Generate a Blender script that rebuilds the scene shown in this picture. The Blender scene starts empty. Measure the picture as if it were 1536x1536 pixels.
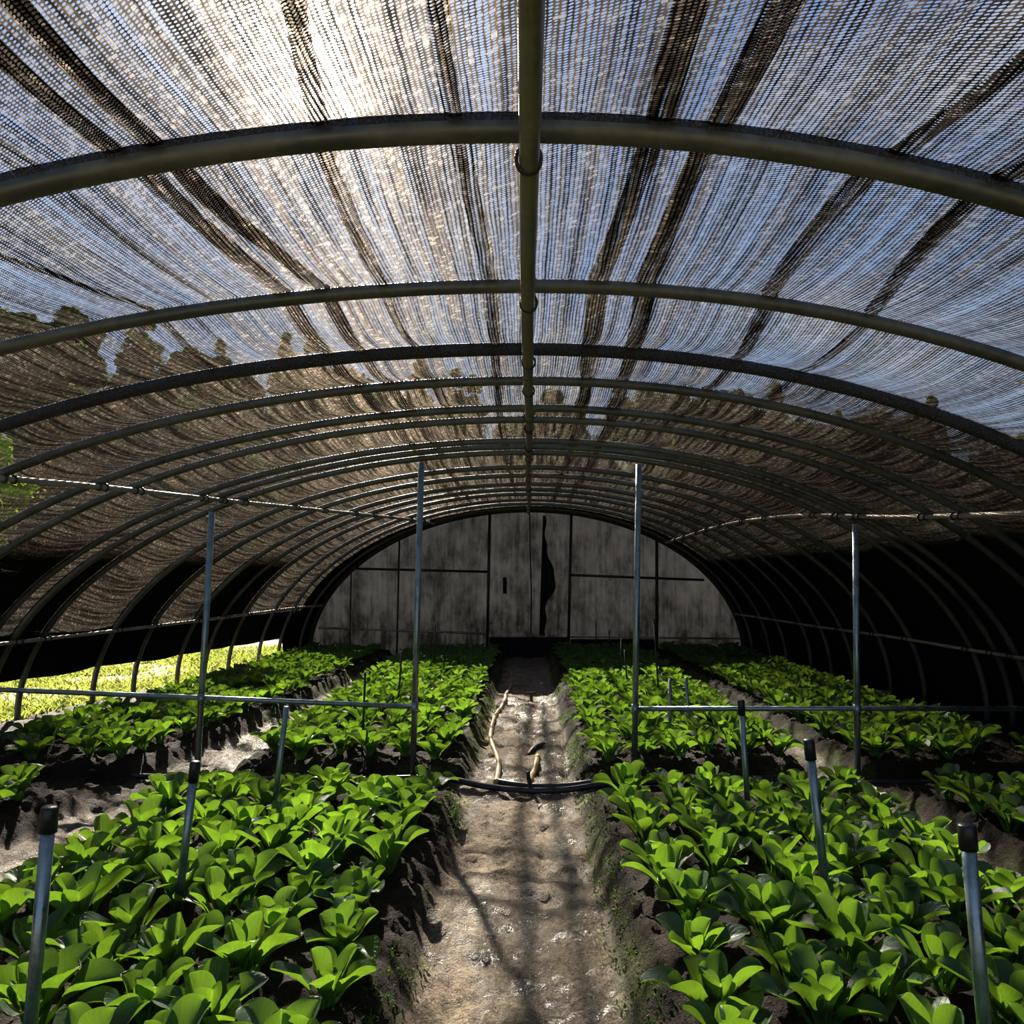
import bpy, math, random
import numpy as np
from mathutils import Vector

random.seed(7)
RS = np.random.RandomState(11)
SC = bpy.context.scene
COL = SC.collection

# ------------------------------------------------------------------ helpers
def tag(o, label=None, cat=None, group=None, kind=None):
    if label: o['label'] = label
    if cat: o['category'] = cat
    if group: o['group'] = group
    if kind: o['kind'] = kind
    return o

def empty(name, loc=(0, 0, 0)):
    o = bpy.data.objects.new(name, None)
    o.location = loc
    o.empty_display_size = 0.1
    COL.objects.link(o)
    return o

def make_mesh(name, verts, faces, uvs=None, smooth=True, mat=None, attrs=None):
    me = bpy.data.meshes.new(name)
    me.from_pydata([tuple(map(float, v)) for v in verts], [], [tuple(map(int, f)) for f in faces])
    if uvs is not None:
        uv = me.uv_layers.new(name='UVMap')
        li = np.empty(len(me.loops), dtype=np.int32)
        me.loops.foreach_get('vertex_index', li)
        uv.data.foreach_set('uv', np.asarray(uvs, dtype=np.float32)[li].ravel())
    if attrs:
        for k, a in attrs.items():
            a = np.asarray(a, dtype=np.float32)
            if a.ndim == 1:
                at = me.attributes.new(k, 'FLOAT', 'POINT')
                at.data.foreach_set('value', a)
            else:
                at = me.attributes.new(k, 'FLOAT_COLOR', 'POINT')
                at.data.foreach_set('color', np.c_[a, np.ones(len(a), np.float32)].astype(np.float32).ravel())
    if smooth:
        me.polygons.foreach_set('use_smooth', np.ones(len(me.polygons), dtype=bool))
    if mat: me.materials.append(mat)
    me.update()
    return me

def link(name, me, parent=None):
    o = bpy.data.objects.new(name, me)
    COL.objects.link(o)
    if parent is not None: o.parent = parent
    return o

class MB:
    def __init__(s): s.v = []; s.f = []; s.uv = []
    def add(s, v, f, uv=None):
        b = len(s.v)
        s.v.extend(v); s.f.extend([tuple(i + b for i in q) for q in f])
        s.uv.extend(uv if uv is not None else [(0, 0)] * len(v))
    def tube(s, pts, r, n=12, caps=True):
        pts = [Vector(p) for p in pts]
        m = len(pts)
        rr = r if isinstance(r, (list, tuple, np.ndarray)) else [r] * m
        v = []; uv = []
        t0 = (pts[1] - pts[0]).normalized()
        up = Vector((0, 0, 1)) if abs(t0.z) < 0.9 else Vector((1, 0, 0))
        nrm = (up - t0 * up.dot(t0)).normalized()
        L = 0
        for i, p in enumerate(pts):
            a = pts[max(i - 1, 0)]; b = pts[min(i + 1, m - 1)]
            t = (b - a).normalized()
            nrm = (nrm - t * nrm.dot(t)).normalized()
            bi = t.cross(nrm)
            if i: L += (p - pts[i - 1]).length
            for k in range(n):
                an = 2 * math.pi * k / n
                v.append(tuple(p + (nrm * math.cos(an) + bi * math.sin(an)) * rr[i]))
                uv.append((k / n, L))
        f = []
        for i in range(m - 1):
            for k in range(n):
                k2 = (k + 1) % n
                f.append((i * n + k, i * n + k2, (i + 1) * n + k2, (i + 1) * n + k))
        if caps:
            f.append(tuple(range(n - 1, -1, -1)))
            f.append(tuple((m - 1) * n + k for k in range(n)))
        s.add(v, f, uv)
        return s
    def box(s, a, b):
        x0, y0, z0 = a; x1, y1, z1 = b
        v = [(x0, y0, z0), (x1, y0, z0), (x1, y1, z0), (x0, y1, z0), (x0, y0, z1), (x1, y0, z1), (x1, y1, z1), (x0, y1, z1)]
        s.add(v, [(3, 2, 1, 0), (4, 5, 6, 7), (0, 1, 5, 4), (1, 2, 6, 5), (2, 3, 7, 6), (3, 0, 4, 7)])
        return s
    def ring(s, c, axis, R, r, n=20, m=8, a0=0, a1=2 * math.pi):
        axis = Vector(axis).normalized()
        u = axis.orthogonal().normalized(); w = axis.cross(u)
        full = abs(a1 - a0 - 2 * math.pi) < 1e-6
        pts = [Vector(c) + (u * math.cos(a0 + (a1 - a0) * i / n) + w * math.sin(a0 + (a1 - a0) * i / n)) * R for i in range(n + 1)]
        return s.tube(pts, r, m, caps=not full)
    def build(s, name, mat, parent=None, smooth=True, uv=True):
        return link(name, make_mesh(name, s.v, s.f, s.uv if uv else None, smooth, mat), parent)

# value noise
_P = RS.rand(256, 256).astype(np.float64)
def vnoise(x, y, seed=0):
    x = np.asarray(x, float) + seed * 17.3; y = np.asarray(y, float) + seed * 9.7
    xi = np.floor(x).astype(int); yi = np.floor(y).astype(int)
    fx = x - xi; fy = y - yi
    fx = fx * fx * (3 - 2 * fx); fy = fy * fy * (3 - 2 * fy)
    g = lambda a, b: _P[a & 255, b & 255]
    return (g(xi, yi) * (1 - fx) + g(xi + 1, yi) * fx) * (1 - fy) + (g(xi, yi + 1) * (1 - fx) + g(xi + 1, yi + 1) * fx) * fy
def fbm(x, y, o=4, seed=0):
    a = 0; w = 0.5; tot = 0
    for i in range(o):
        a = a + w * vnoise(np.asarray(x) * 2 ** i, np.asarray(y) * 2 ** i, seed + i * 3); tot += w; w *= 0.5
    return a / tot
def sst(a, b, x):
    t = np.clip((np.asarray(x, float) - a) / (b - a), 0, 1)
    return t * t * (3 - 2 * t)

# ------------------------------------------------------------------ node helpers
class NT:
    def __init__(s, nt): s.nt = nt; s.nt.nodes.clear()
    def n(s, typ, ins=None, **kw):
        nd = s.nt.nodes.new(typ)
        for k, v in kw.items(): setattr(nd, k, v)
        for k, v in (ins or {}).items():
            so = nd.inputs[k]
            if isinstance(v, bpy.types.NodeSocket): s.nt.links.new(v, so)
            elif isinstance(v, bpy.types.Node): s.nt.links.new(v.outputs[0], so)
            else: so.default_value = v
        return nd
    def m(s, op, a, b=None, c=None, clamp=False):
        ins = {0: a}
        if b is not None: ins[1] = b
        if c is not None: ins[2] = c
        return s.n('ShaderNodeMath', ins, operation=op, use_clamp=clamp).outputs[0]
    def mr(s, v, a, b, c=0.0, d=1.0, smooth=True):
        return s.n('ShaderNodeMapRange', {'Value': v, 'From Min': a, 'From Max': b, 'To Min': c, 'To Max': d},
                   interpolation_type='SMOOTHSTEP' if smooth else 'LINEAR').outputs[0]
    def mix(s, f, a, b):
        nd = s.nt.nodes.new('ShaderNodeMix'); nd.data_type = 'RGBA'
        for k, v in ((0, f), (6, a), (7, b)):
            if isinstance(v, bpy.types.NodeSocket): s.nt.links.new(v, nd.inputs[k])
            else: nd.inputs[k].default_value = v if k == 0 else (*v, 1)[:4]
        return nd.outputs[2]
    def ramp(s, f, stops):
        nd = s.nt.nodes.new('ShaderNodeValToRGB'); cr = nd.color_ramp
        while len(cr.elements) < len(stops): cr.elements.new(0.5)
        for e, (p, c) in zip(cr.elements, stops): e.position = p; e.color = (*c, 1)[:4]
        s.nt.links.new(f, nd.inputs[0])
        return nd.outputs[0]
    def noise(s, vec, scale, detail=3, rough=0.55):
        return s.n('ShaderNodeTexNoise', {'Vector': vec, 'Scale': scale, 'Detail': detail, 'Roughness': rough}).outputs[0]
    def scalev(s, v, sc):
        return s.n('ShaderNodeVectorMath', {0: v, 1: sc}, operation='MULTIPLY').outputs[0]
    def out(s, surf): s.n('ShaderNodeOutputMaterial', {'Surface': surf})

def material(name):
    m = bpy.data.materials.new(name); m.use_nodes = True
    return m, NT(m.node_tree)

def principled(T, **k):
    names = dict(color='Base Color', rough='Roughness', metal='Metallic', normal='Normal', spec='Specular IOR Level', coat='Coat Weight')
    return T.n('ShaderNodeBsdfPrincipled', {names[a]: ((*b, 1) if isinstance(b, tuple) else b) for a, b in k.items()})

def pipe_mat(name, c1, c2, rough=0.4, metal=0.8, rscale=9):
    m, T = material(name)
    co = T.n('ShaderNodeTexCoord').outputs['Object']
    a = T.noise(co, rscale, 4); b = T.noise(co, rscale * 9, 2)
    f = T.mr(T.m('ADD', T.m('MULTIPLY', a, .7), T.m('MULTIPLY', b, .3)), .38, .62)
    bump = T.n('ShaderNodeBump', {'Height': b, 'Strength': .12, 'Distance': .004})
    T.out(principled(T, color=T.mix(f, c1, c2), rough=T.mr(a, .3, .7, rough - .08, rough + .14), metal=metal, normal=bump.outputs[0]))
    return m
def plain_mat(name, c, rough=0.5, var=0.3, sc=20, bumps=.2, spec=.5):
    m, T = material(name)
    co = T.n('ShaderNodeTexCoord').outputs['Object']
    a = T.noise(co, sc, 4)
    bump = T.n('ShaderNodeBump', {'Height': a, 'Strength': bumps, 'Distance': .005})
    d = tuple(x * (1 - var) for x in c); e = tuple(min(1, x * (1 + var)) for x in c)
    T.out(principled(T, color=T.mix(T.mr(a, .3, .7), d, e), rough=rough, normal=bump.outputs[0], spec=spec))
    return m

M = {}
M['hoop'] = pipe_mat('hoop_steel', (.11, .115, .10), (.19, .19, .155), .5, .7, 3)
M['ridge'] = pipe_mat('ridge_steel', (.20, .185, .12), (.29, .27, .185), .42, .6, 3)
M['galv'] = pipe_mat('galvanised_steel', (.22, .30, .31), (.34, .43, .44), .33, .85, 12)
M['purlin'] = pipe_mat('purlin_steel', (.30, .27, .22), (.46, .42, .35), .58, .5, 6)
M['dark_pipe'] = pipe_mat('dark_painted_steel', (.02, .02, .02), (.05, .045, .04), .5, .3, 6)
M['black_plastic'] = plain_mat('black_plastic', (.012, .012, .013), .4, .4, 40)
M['black_pipe'] = plain_mat('black_polythene', (.022, .024, .028), .38, .4, 14)
M['wire'] = plain_mat('binding_wire', (.03, .028, .022), .5, .4, 40)
M['hose'] = plain_mat('brown_hose', (.36, .245, .11), .5, .3, 16, .3)
M['yellow'] = plain_mat('yellow_plastic', (.55, .42, .05), .5, .2, 30)
M['stick'] = plain_mat('dark_debris', (.03, .025, .02), .55, .4, 30)
M['peg'] = plain_mat('wooden_peg', (.12, .08, .045), .8, .4, 30)

# ---- shade netting
def net_mat(name, base, pitch_s=.0145, pitch_t=.0105):
    m, T = material(name)
    uvn = T.n('ShaderNodeUVMap', uv_map='UVMap').outputs[0]
    w = T.noise(T.scalev(uvn, (5, 1.6, 1)), 1.0, 2)
    sep = T.n('ShaderNodeSeparateXYZ', {0: uvn})
    s = T.m('ADD', sep.outputs[0], T.m('MULTIPLY', T.m('SUBTRACT', w, .5), .03)); t = sep.outputs[1]
    sc = T.m('DIVIDE', s, pitch_s)
    c = T.m('FLOOR', sc)
    fx = T.m('SUBTRACT', T.m('FRACT', sc), .5)
    cr = T.n('ShaderNodeTexWhiteNoise', {'W': c}, noise_dimensions='1D').outputs[0]
    tr = T.m('ADD', T.m('DIVIDE', t, pitch_t), T.m('ADD', T.m('MULTIPLY', fx, .75), T.m('ADD', T.m('MULTIPLY', c, .5), T.m('MULTIPLY', cr, .25))))
    r = T.m('FLOOR', tr)
    fy = T.m('SUBTRACT', T.m('FRACT', tr), .5)
    d = T.m('SQRT', T.m('ADD', T.m('POWER', T.m('DIVIDE', fx, .44), 2.0), T.m('POWER', T.m('DIVIDE', fy, .38), 2.0)))
    cell = T.n('ShaderNodeTexWhiteNoise', {'Vector': T.n('ShaderNodeCombineXYZ', {0: c, 1: r})}, noise_dimensions='2D').outputs[0]
    n1 = T.noise(T.scalev(uvn, (38, .55, 1)), 1.0, 3, .6)
    n2 = T.noise(T.scalev(uvn, (7, .35, 1)), 1.0, 2, .5)
    n3 = T.noise(T.scalev(uvn, (9, 9, 1)), 1.0, 3, .6)
    rad = T.m('ADD', base, T.m('ADD', T.m('MULTIPLY', T.m('SUBTRACT', n1, .5), 1.25),
              T.m('ADD', T.m('MULTIPLY', T.m('SUBTRACT', n2, .5), .75), T.m('MULTIPLY', T.m('SUBTRACT', n3, .5), .35))))
    rad = T.m('ADD', rad, T.m('MULTIPLY', T.m('SUBTRACT', cell, .5), .22))
    rad = T.m('ADD', rad, T.m('MULTIPLY', T.m('SUBTRACT', cr, .5), .22))
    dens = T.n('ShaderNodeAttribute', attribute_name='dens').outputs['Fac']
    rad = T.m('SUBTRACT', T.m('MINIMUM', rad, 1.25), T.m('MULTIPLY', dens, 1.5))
    hole = T.n('ShaderNodeMapRange', {'Value': T.m('SUBTRACT', d, rad), 'From Min': -.14, 'From Max': .10, 'To Min': 1.0, 'To Max': 0.0}).outputs[0]
    tan = T.n('ShaderNodeTangent', direction_type='UV_MAP', uv_map='UVMap').outputs[0]
    dif = T.n('ShaderNodeBsdfDiffuse', {'Color': (.007, .007, .008, 1)})
    glint = T.m('MULTIPLY', T.m('ADD', .55, T.m('MULTIPLY', T.m('POWER', cell, 8.0), 2.6)), T.mr(T.noise(T.scalev(uvn, (30, 1.1, 1)), 1.0, 3, .6), .36, .64, .25, 1.9))  # sun glints and bright streaks put into the thread colour
    trl = T.n('ShaderNodeBsdfTranslucent', {'Color': T.n('ShaderNodeVectorMath', {0: (.0092, .0074, .0056), 'Scale': glint}, operation='SCALE').outputs[0]})
    hcol = T.n('ShaderNodeVectorMath', {0: (.0105, .0087, .0068), 'Scale': glint}, operation='SCALE').outputs[0]
    hair = T.n('ShaderNodeBsdfHair', {'Color': hcol, 'RoughnessU': .07, 'RoughnessV': .5, 'Tangent': tan}, component='Transmission')
    th = T.n('ShaderNodeAddShader', {0: dif, 1: trl})
    th = T.n('ShaderNodeAddShader', {0: th, 1: hair})
    # a denser second layer of net lets less light through its threads
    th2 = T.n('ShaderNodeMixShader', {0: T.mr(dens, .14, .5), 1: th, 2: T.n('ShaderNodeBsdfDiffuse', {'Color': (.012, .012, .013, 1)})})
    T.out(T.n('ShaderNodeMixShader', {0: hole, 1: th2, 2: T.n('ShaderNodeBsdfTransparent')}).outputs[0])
    return m
M['net'] = net_mat('shade_netting', .825)
M['fold'] = net_mat('folded_netting', .42)
M['light_fold'] = net_mat('lightly_folded_netting', .60)
def sleeve_mat():
    m, T = material('net_sleeve')
    uvn = T.n('ShaderNodeTexCoord').outputs['Object']
    v = T.n('ShaderNodeTexVoronoi', {'Vector': uvn, 'Scale': 110.0}).outputs[0]
    bump = T.n('ShaderNodeBump', {'Height': v, 'Strength': .8, 'Distance': .004})
    T.out(principled(T, color=T.mix(T.mr(v, .1, .6), (.075, .075, .08), (.02, .02, .022)), rough=.75, normal=bump.outputs[0]))
    return m
M['sleeve'] = sleeve_mat()

def sheet_mat():
    m, T = material('weathered_sheet')
    co = T.n('ShaderNodeTexCoord').outputs['Object']
    a = T.noise(T.scalev(co, (4.2, 1, 2.0)), 1.0, 6, .70)
    b = T.noise(T.scalev(co, (22, 1, 1.0)), 1.0, 3)
    c = T.noise(co, 1.3, 5, .6)
    sep = T.n('ShaderNodeSeparateXYZ', {0: co})
    grime = T.m('MULTIPLY', T.mr(sep.outputs[2], 0.0, 1.1, 1.0, .0), T.mr(c, .3, .65))
    f = T.m('ADD', T.m('MULTIPLY', a, .55), T.m('ADD', T.m('MULTIPLY', b, .2), T.m('MULTIPLY', c, .35)))
    f = T.m('SUBTRACT', T.mr(f, .36, .72), T.m('MULTIPLY', grime, .75), clamp=True)
    weave = T.noise(co, 60, 2)
    f = T.m('ADD', f, T.m('MULTIPLY', T.m('SUBTRACT', weave, .5), .35), clamp=True)
    colr = T.mix(f, (.0010, .00095, .0009), (.0098, .0099, .0106))
    sh = T.n('ShaderNodeAddShader', {0: T.n('ShaderNodeBsdfTranslucent', {'Color': colr}), 1: T.n('ShaderNodeBsdfDiffuse', {'Color': T.mix(f, (.010, .009, .008), (.05, .05, .052))})})
    T.out(sh.outputs[0])
    return m
M['sheet'] = sheet_mat()
M['black_cloth'] = plain_mat('black_cloth', (.010, .010, .012), .85, .4, 25, .3, .2)

# ---- leaves
def leaf_mat(name, dark, mid, trans, rough=.9, spec=.15):
    m, T = material(name)
    uv = T.n('ShaderNodeUVMap', uv_map='UVMap').outputs[0]
    sep = T.n('ShaderNodeSeparateXYZ', {0: uv})
    u = T.m('ABSOLUTE', T.m('SUBTRACT', sep.outputs[0], .5)); v = sep.outputs[1]
    midrib = T.mr(u, .012, .05, 1.0, 0.0)
    ph = T.m('SUBTRACT', T.m('MULTIPLY', v, 7.0), T.m('MULTIPLY', u, 7.0))
    lat = T.m('ABSOLUTE', T.m('SUBTRACT', T.m('FRACT', ph), .5))
    vein = T.m('MAXIMUM', midrib, T.m('MULTIPLY', T.mr(lat, .0, .07, 1.0, 0.0), .55))
    co = T.n('ShaderNodeTexCoord').outputs['Object']
    n = T.noise(co, 26, 3)
    rnd = T.n('ShaderNodeObjectInfo').outputs['Random']
    f = T.m('ADD', T.m('MULTIPLY', n, .7), T.m('MULTIPLY', rnd, .3))
    base = T.mix(T.mr(f, .25, .75), dark, mid)
    base = T.mix(T.m('MULTIPLY', vein, .55), base, (.22, .33, .13))
    tcol = T.mix(T.mr(f, .25, .75), tuple(x * .8 for x in trans), trans)
    tcol = T.mix(T.m('MULTIPLY', vein, .55), tcol, tuple(min(1, x * 1.6) for x in trans))
    bh = T.m('ADD', T.m('MULTIPLY', vein, -.6), T.m('MULTIPLY', T.noise(co, 70, 3), .7))
    bump = T.n('ShaderNodeBump', {'Height': bh, 'Strength': .6, 'Distance': .005})
    p = principled(T, color=base, rough=rough, normal=bump.outputs[0], spec=spec)
    t = T.n('ShaderNodeBsdfTranslucent', {'Color': tcol})
    T.out(T.n('ShaderNodeMixShader', {0: .50, 1: p, 2: t}).outputs[0])
    return m
M['leaf'] = leaf_mat('leaf_blade', (.016, .062, .024), (.042, .130, .046), (.205, .385, .020), .48, 1.0)
M['stalk'] = leaf_mat('leaf_stalk', (.10, .22, .05), (.20, .34, .10), (.38, .62, .10), .45, .5)
M['grass'] = leaf_mat('grass_blade', (.07, .11, .02), (.15, .16, .04), (.30, .34, .06))
M['weed'] = leaf_mat('weed_leaf', (.03, .10, .015), (.07, .16, .02), (.25, .42, .03))
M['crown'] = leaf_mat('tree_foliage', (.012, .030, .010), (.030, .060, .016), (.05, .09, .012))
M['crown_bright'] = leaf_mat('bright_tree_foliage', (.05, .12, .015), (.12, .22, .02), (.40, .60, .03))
M['bark'] = plain_mat('tree_bark', (.05, .035, .022), .9, .4, 8, .6)

# ---- soil / mud (one material, driven by what the ground is made of: mud, moss, wetness)
def ground_mat():
    m, T = material('soil_and_mud')
    co = T.n('ShaderNodeTexCoord').outputs['Object']
    at = T.n('ShaderNodeSeparateColor', {0: T.n('ShaderNodeAttribute', attribute_name='kindmask').outputs['Color']})
    mud, wet, moss = at.outputs[0], at.outputs[1], at.outputs[2]
    a = T.noise(co, 5, 5, .6); b = T.noise(co, 38, 4, .65); c = T.noise(co, 120, 3, .7)
    soil = T.mix(T.mr(T.m('ADD', T.m('MULTIPLY', a, .25), T.m('ADD', T.m('MULTIPLY', b, .4), T.m('MULTIPLY', c, .4))), .40, .66), (.007, .0043, .0026), (.050, .029, .016))
    mudc = T.mix(T.mr(T.m('ADD', T.m('MULTIPLY', a, .30), T.m('ADD', T.m('MULTIPLY', b, .38), T.m('MULTIPLY', c, .42))), .42, .66), (.075, .052, .033), (.52, .41, .285))
    col = T.mix(mud, soil, mudc)
    gr = T.mix(T.mr(b, .35, .65), (.035, .050, .010), (.15, .19, .03))
    col = T.mix(T.m('MULTIPLY', moss, T.mr(c, .3, .6)), col, gr)
    col = T.mix(T.m('MULTIPLY', wet, .6), col, T.mix(.55, col, (.05, .035, .022)))
    h = T.m('ADD', T.m('MULTIPLY', b, .7), T.m('MULTIPLY', c, .8))
    h = T.m('ADD', h, T.m('MULTIPLY', a, .5))
    bump = T.n('ShaderNodeBump', {'Height': h, 'Strength': 1.0, 'Distance': .026})
    rough = T.m('SUBTRACT', .80, T.m('MULTIPLY', wet, .53))
    T.out(principled(T, color=col, rough=rough, normal=bump.outputs[0], spec=T.m('ADD', .2, T.m('MULTIPLY', wet, .5))))
    return m
M['ground'] = ground_mat()
def meadow_mat():
    m, T = material('meadow_ground')
    co = T.n('ShaderNodeTexCoord').outputs['Object']
    a = T.noise(co, .5, 5, .6); b = T.noise(co, 9, 4, .65)
    col = T.mix(T.mr(T.m('ADD', T.m('MULTIPLY', a, .5), T.m('MULTIPLY', b, .5)), .38, .62), (.10, .10, .03), (.24, .20, .11))
    bump = T.n('ShaderNodeBump', {'Height': b, 'Strength': .8, 'Distance': .05})
    T.out(principled(T, color=col, rough=.9, normal=bump.outputs[0]))
    return m
M['meadow'] = meadow_mat()
M['hill'] = plain_mat('hillside_undergrowth', (.022, .032, .010), .9, .5, 1.2, .6)

# ------------------------------------------------------------------ tunnel shape
H = 2.68
def lin(a, b, x): return np.clip((np.asarray(x, float) - a) / (b - a), 0, 1)
def aL(y): return np.interp(y, [1.2, 2.09, 2.6, 3.2, 4.1, 7, 13.4], [4.0, 4.1, 4.7, 5.3, 5.4, 5.2, 4.0])
def aR(y): return np.interp(y, [1.2, 2.09, 2.6, 3.2, 4.7, 7, 13.4], [3.6, 3.7, 4.1, 4.4, 4.6, 4.65, 3.93])
def surf(phi, y, off=0.0):
    """point on the tunnel skin: phi in degrees from the ridge (left negative), off = outward offset"""
    p = np.radians(phi)
    a = np.where(np.asarray(phi) < 0, aL(y), aR(y))
    return (a + off) * np.sin(p), (H + off) * np.cos(p)
HOOPS = [2.086, 3.195, 4.075, 4.70, 5.47, 5.86, 6.73, 7.03, 7.36, 8.32, 8.96, 9.76, 10.34, 10.9, 11.7, 12.3, 13.0]
ORD = ['first', 'second', 'third', 'fourth', 'fifth', 'sixth', 'seventh', 'eighth', 'ninth', 'tenth', 'eleventh', 'twelfth',
       'thirteenth', 'fourteenth', 'fifteenth', 'sixteenth', 'seventeenth', 'eighteenth', 'nineteenth', 'twentieth']
def ordn(i): return ORD[i] if i < 20 else ('twenty-' + ORD[i - 20] if i < 29 else str(i + 1) + 'th')

def hoop_pts(y, off=0.0, p0=-90, p1=90, n=72):
    out = []
    for ph in np.linspace(p0, p1, n + 1):
        x, z = surf(ph, y, off)
        jog = .012 * math.sin(ph * .05 + y * 3)
        out.append((float(x), y + jog * math.cos(math.radians(ph)), float(z)))
    out[0] = (out[0][0], y, -.12); out[-1] = (out[-1][0], y, -.12)
    return out

for i, y in enumerate(HOOPS):
    wrapped = i in (0, 2)
    o = MB().tube(hoop_pts(y), .033 if i == 0 else .029, 14).build('roof_hoop', M['hoop'])
    if i == 0: lab = 'steel roof hoop wrapped in dark netting, nearest to the camera'
    elif i == 2: lab = 'dark netting-wrapped roof hoop, third back from the camera'
    else: lab = 'bare steel roof hoop, %s back from the camera' % ordn(i)
    tag(o, lab, 'greenhouse hoop', 'curved roof hoops of the tunnel')
    if wrapped:
        s = MB().tube(hoop_pts(y, .017 if i == 0 else .002, -62, 62, 80), [(.030 if i == 0 else .034) + .003 * random.random() for _ in range(81)], 16).build('net_sleeve', M['sleeve'], o)
        tag(s, 'dark knitted netting sleeve')
    if i == 0:
        x, z = surf(24.5, y)
        cl = MB().tube([tuple(map(float, (surf(p, y)[0], y, surf(p, y)[1]))) for p in (23.4, 24.5, 25.6)], .043, 14).build('joint_collar', M['purlin'], o)

# ridge pipe with its wire clips
zr = H - .029 - .030
ridge = MB().tube([(.006 * math.sin(t * 1.3), t, zr) for t in np.linspace(-1.6, 13.38, 70)], .030, 16).build('ridge_pipe', M['ridge'])
tag(ridge, 'straight olive-grey ridge pipe running under the roof hoops', 'pipe')
for y in HOOPS:
    b = MB().ring((0, y + .045, zr + .004), (0, 1, .5), .0365, .0055, 22, 7)
    b.ring((0, y + .056, zr + .003), (0, 1, .5), .036, .005, 22, 7)
    b.ring((0, y - .002, zr + .030), (1, 0, 0), .040, .005, 18, 7)
    b.build('wire_clip', M['wire'], ridge)
for y in (5.86, 6.73, 9.76):
    MB().tube([(0, y + .02, zr), (0, y + .13, zr)], .037, 16).build('joint_collar', M['dark_pipe'], ridge)

# purlins along the inside of the hoops
def purlin(name, ctrl, r, label, off=-.05):
    ys = [c[1] for c in ctrl]; ps = [c[0] for c in ctrl]
    yy = np.linspace(ys[0], ys[-1], 70)
    # smooth interpolation of the angle along the tunnel
    pp = np.interp(yy, ys, ps); k = np.ones(9) / 9
    pp2 = np.convolve(np.pad(pp, 4, mode='edge'), k, mode='valid')
    pts = [(float(surf(p, y, off)[0]), float(y), float(surf(p, y, off)[1])) for p, y in zip(pp2, yy)]
    o = MB().tube(pts, r, 12).build(name, M['purlin'])
    tag(o, label, 'pipe')
    for y in HOOPS:
        if yy[0] + .05 < y < yy[-1] - .05:
            for dy in (-.035, .035):
                j = float(np.interp(y + dy, yy, pp2)); x, z = surf(j, y + dy, off)
                j2 = float(np.interp(y + dy + .01, yy, pp2)); x2, z2 = surf(j2, y + dy + .01, off)
                ax = (float(x2 - x), .01, float(z2 - z))
                MB().ring((float(x), y + dy, float(z)), ax, r + .004, .008, 14, 7).build('wire_clip', M['wire'], o)
    return o
purlin('roof_purlin', [(-41.5, 3.3), (-39.5, 4.47), (-37.5, 5.28), (-35.5, 6.56), (-32, 8.62), (-26, 11.72), (-24, 12.9)], .021,
       'bright purlin pipe bound with wire along the left slope of the roof')
purlin('roof_purlin', [(47.5, 3.6), (45.8, 4.82), (43.9, 5.7), (42.5, 6.42), (40.2, 6.92), (38.1, 7.51), (36.5, 8.75), (36.3, 9.96), (38.4, 13.0)], .021,
       'bright purlin pipe bending along the right slope of the roof')
purlin('side_rail', [(-72.5, 5.2), (-72.3, 6.7), (-72.0, 7.32), (-71.9, 7.87), (-71.4, 8.68), (-70.9, 9.81), (-69, 12.48), (-69, 13.2)], .019,
       'low side rail above the sunlit gap under the netting')
purlin('side_rail', [(74.5, 4.6), (74.5, 6.47), (74.7, 7.23), (73.8, 8.23), (73.6, 10.27), (72.5, 13.2)], .019,
       'low side rail along the dark netting wall beside the shaded bed')

# ------------------------------------------------------------------ shade net
def hem_z(y):
    return .40 - .10 * (1 - sst(5.2, 7.2, y)) + .03 * (vnoise(np.asarray(y) * 1.3, 3.0) - .5) - .5 * sst(12.35, 12.6, y)
def span_frac(y):
    hs = [-1.6, -.4, .9] + HOOPS + [13.45]
    j = np.clip(np.searchsorted(hs, y, side='right') - 1, 0, len(hs) - 2)
    hs = np.array(hs)
    return (y - hs[j]) / (hs[j + 1] - hs[j]), hs[j + 1] - hs[j], j
YN = np.unique(np.concatenate([np.linspace(-1.6, 13.38, 190), np.array(HOOPS), np.array(HOOPS) - .03, np.array(HOOPS) + .03]))
def net_offset(phi, y):
    fr, ln, j = span_frac(y)
    b = np.sin(np.pi * np.clip(fr, 0, 1))
    sag = (.035 + .045 * vnoise(phi * .05 + j * 7.1, j * 3.3)) * np.minimum(ln, 1.0) * b
    rip = .016 * (fbm(phi * .9, y * .45, 2, 5) - .5) * b
    return .037 - sag + rip
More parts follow.
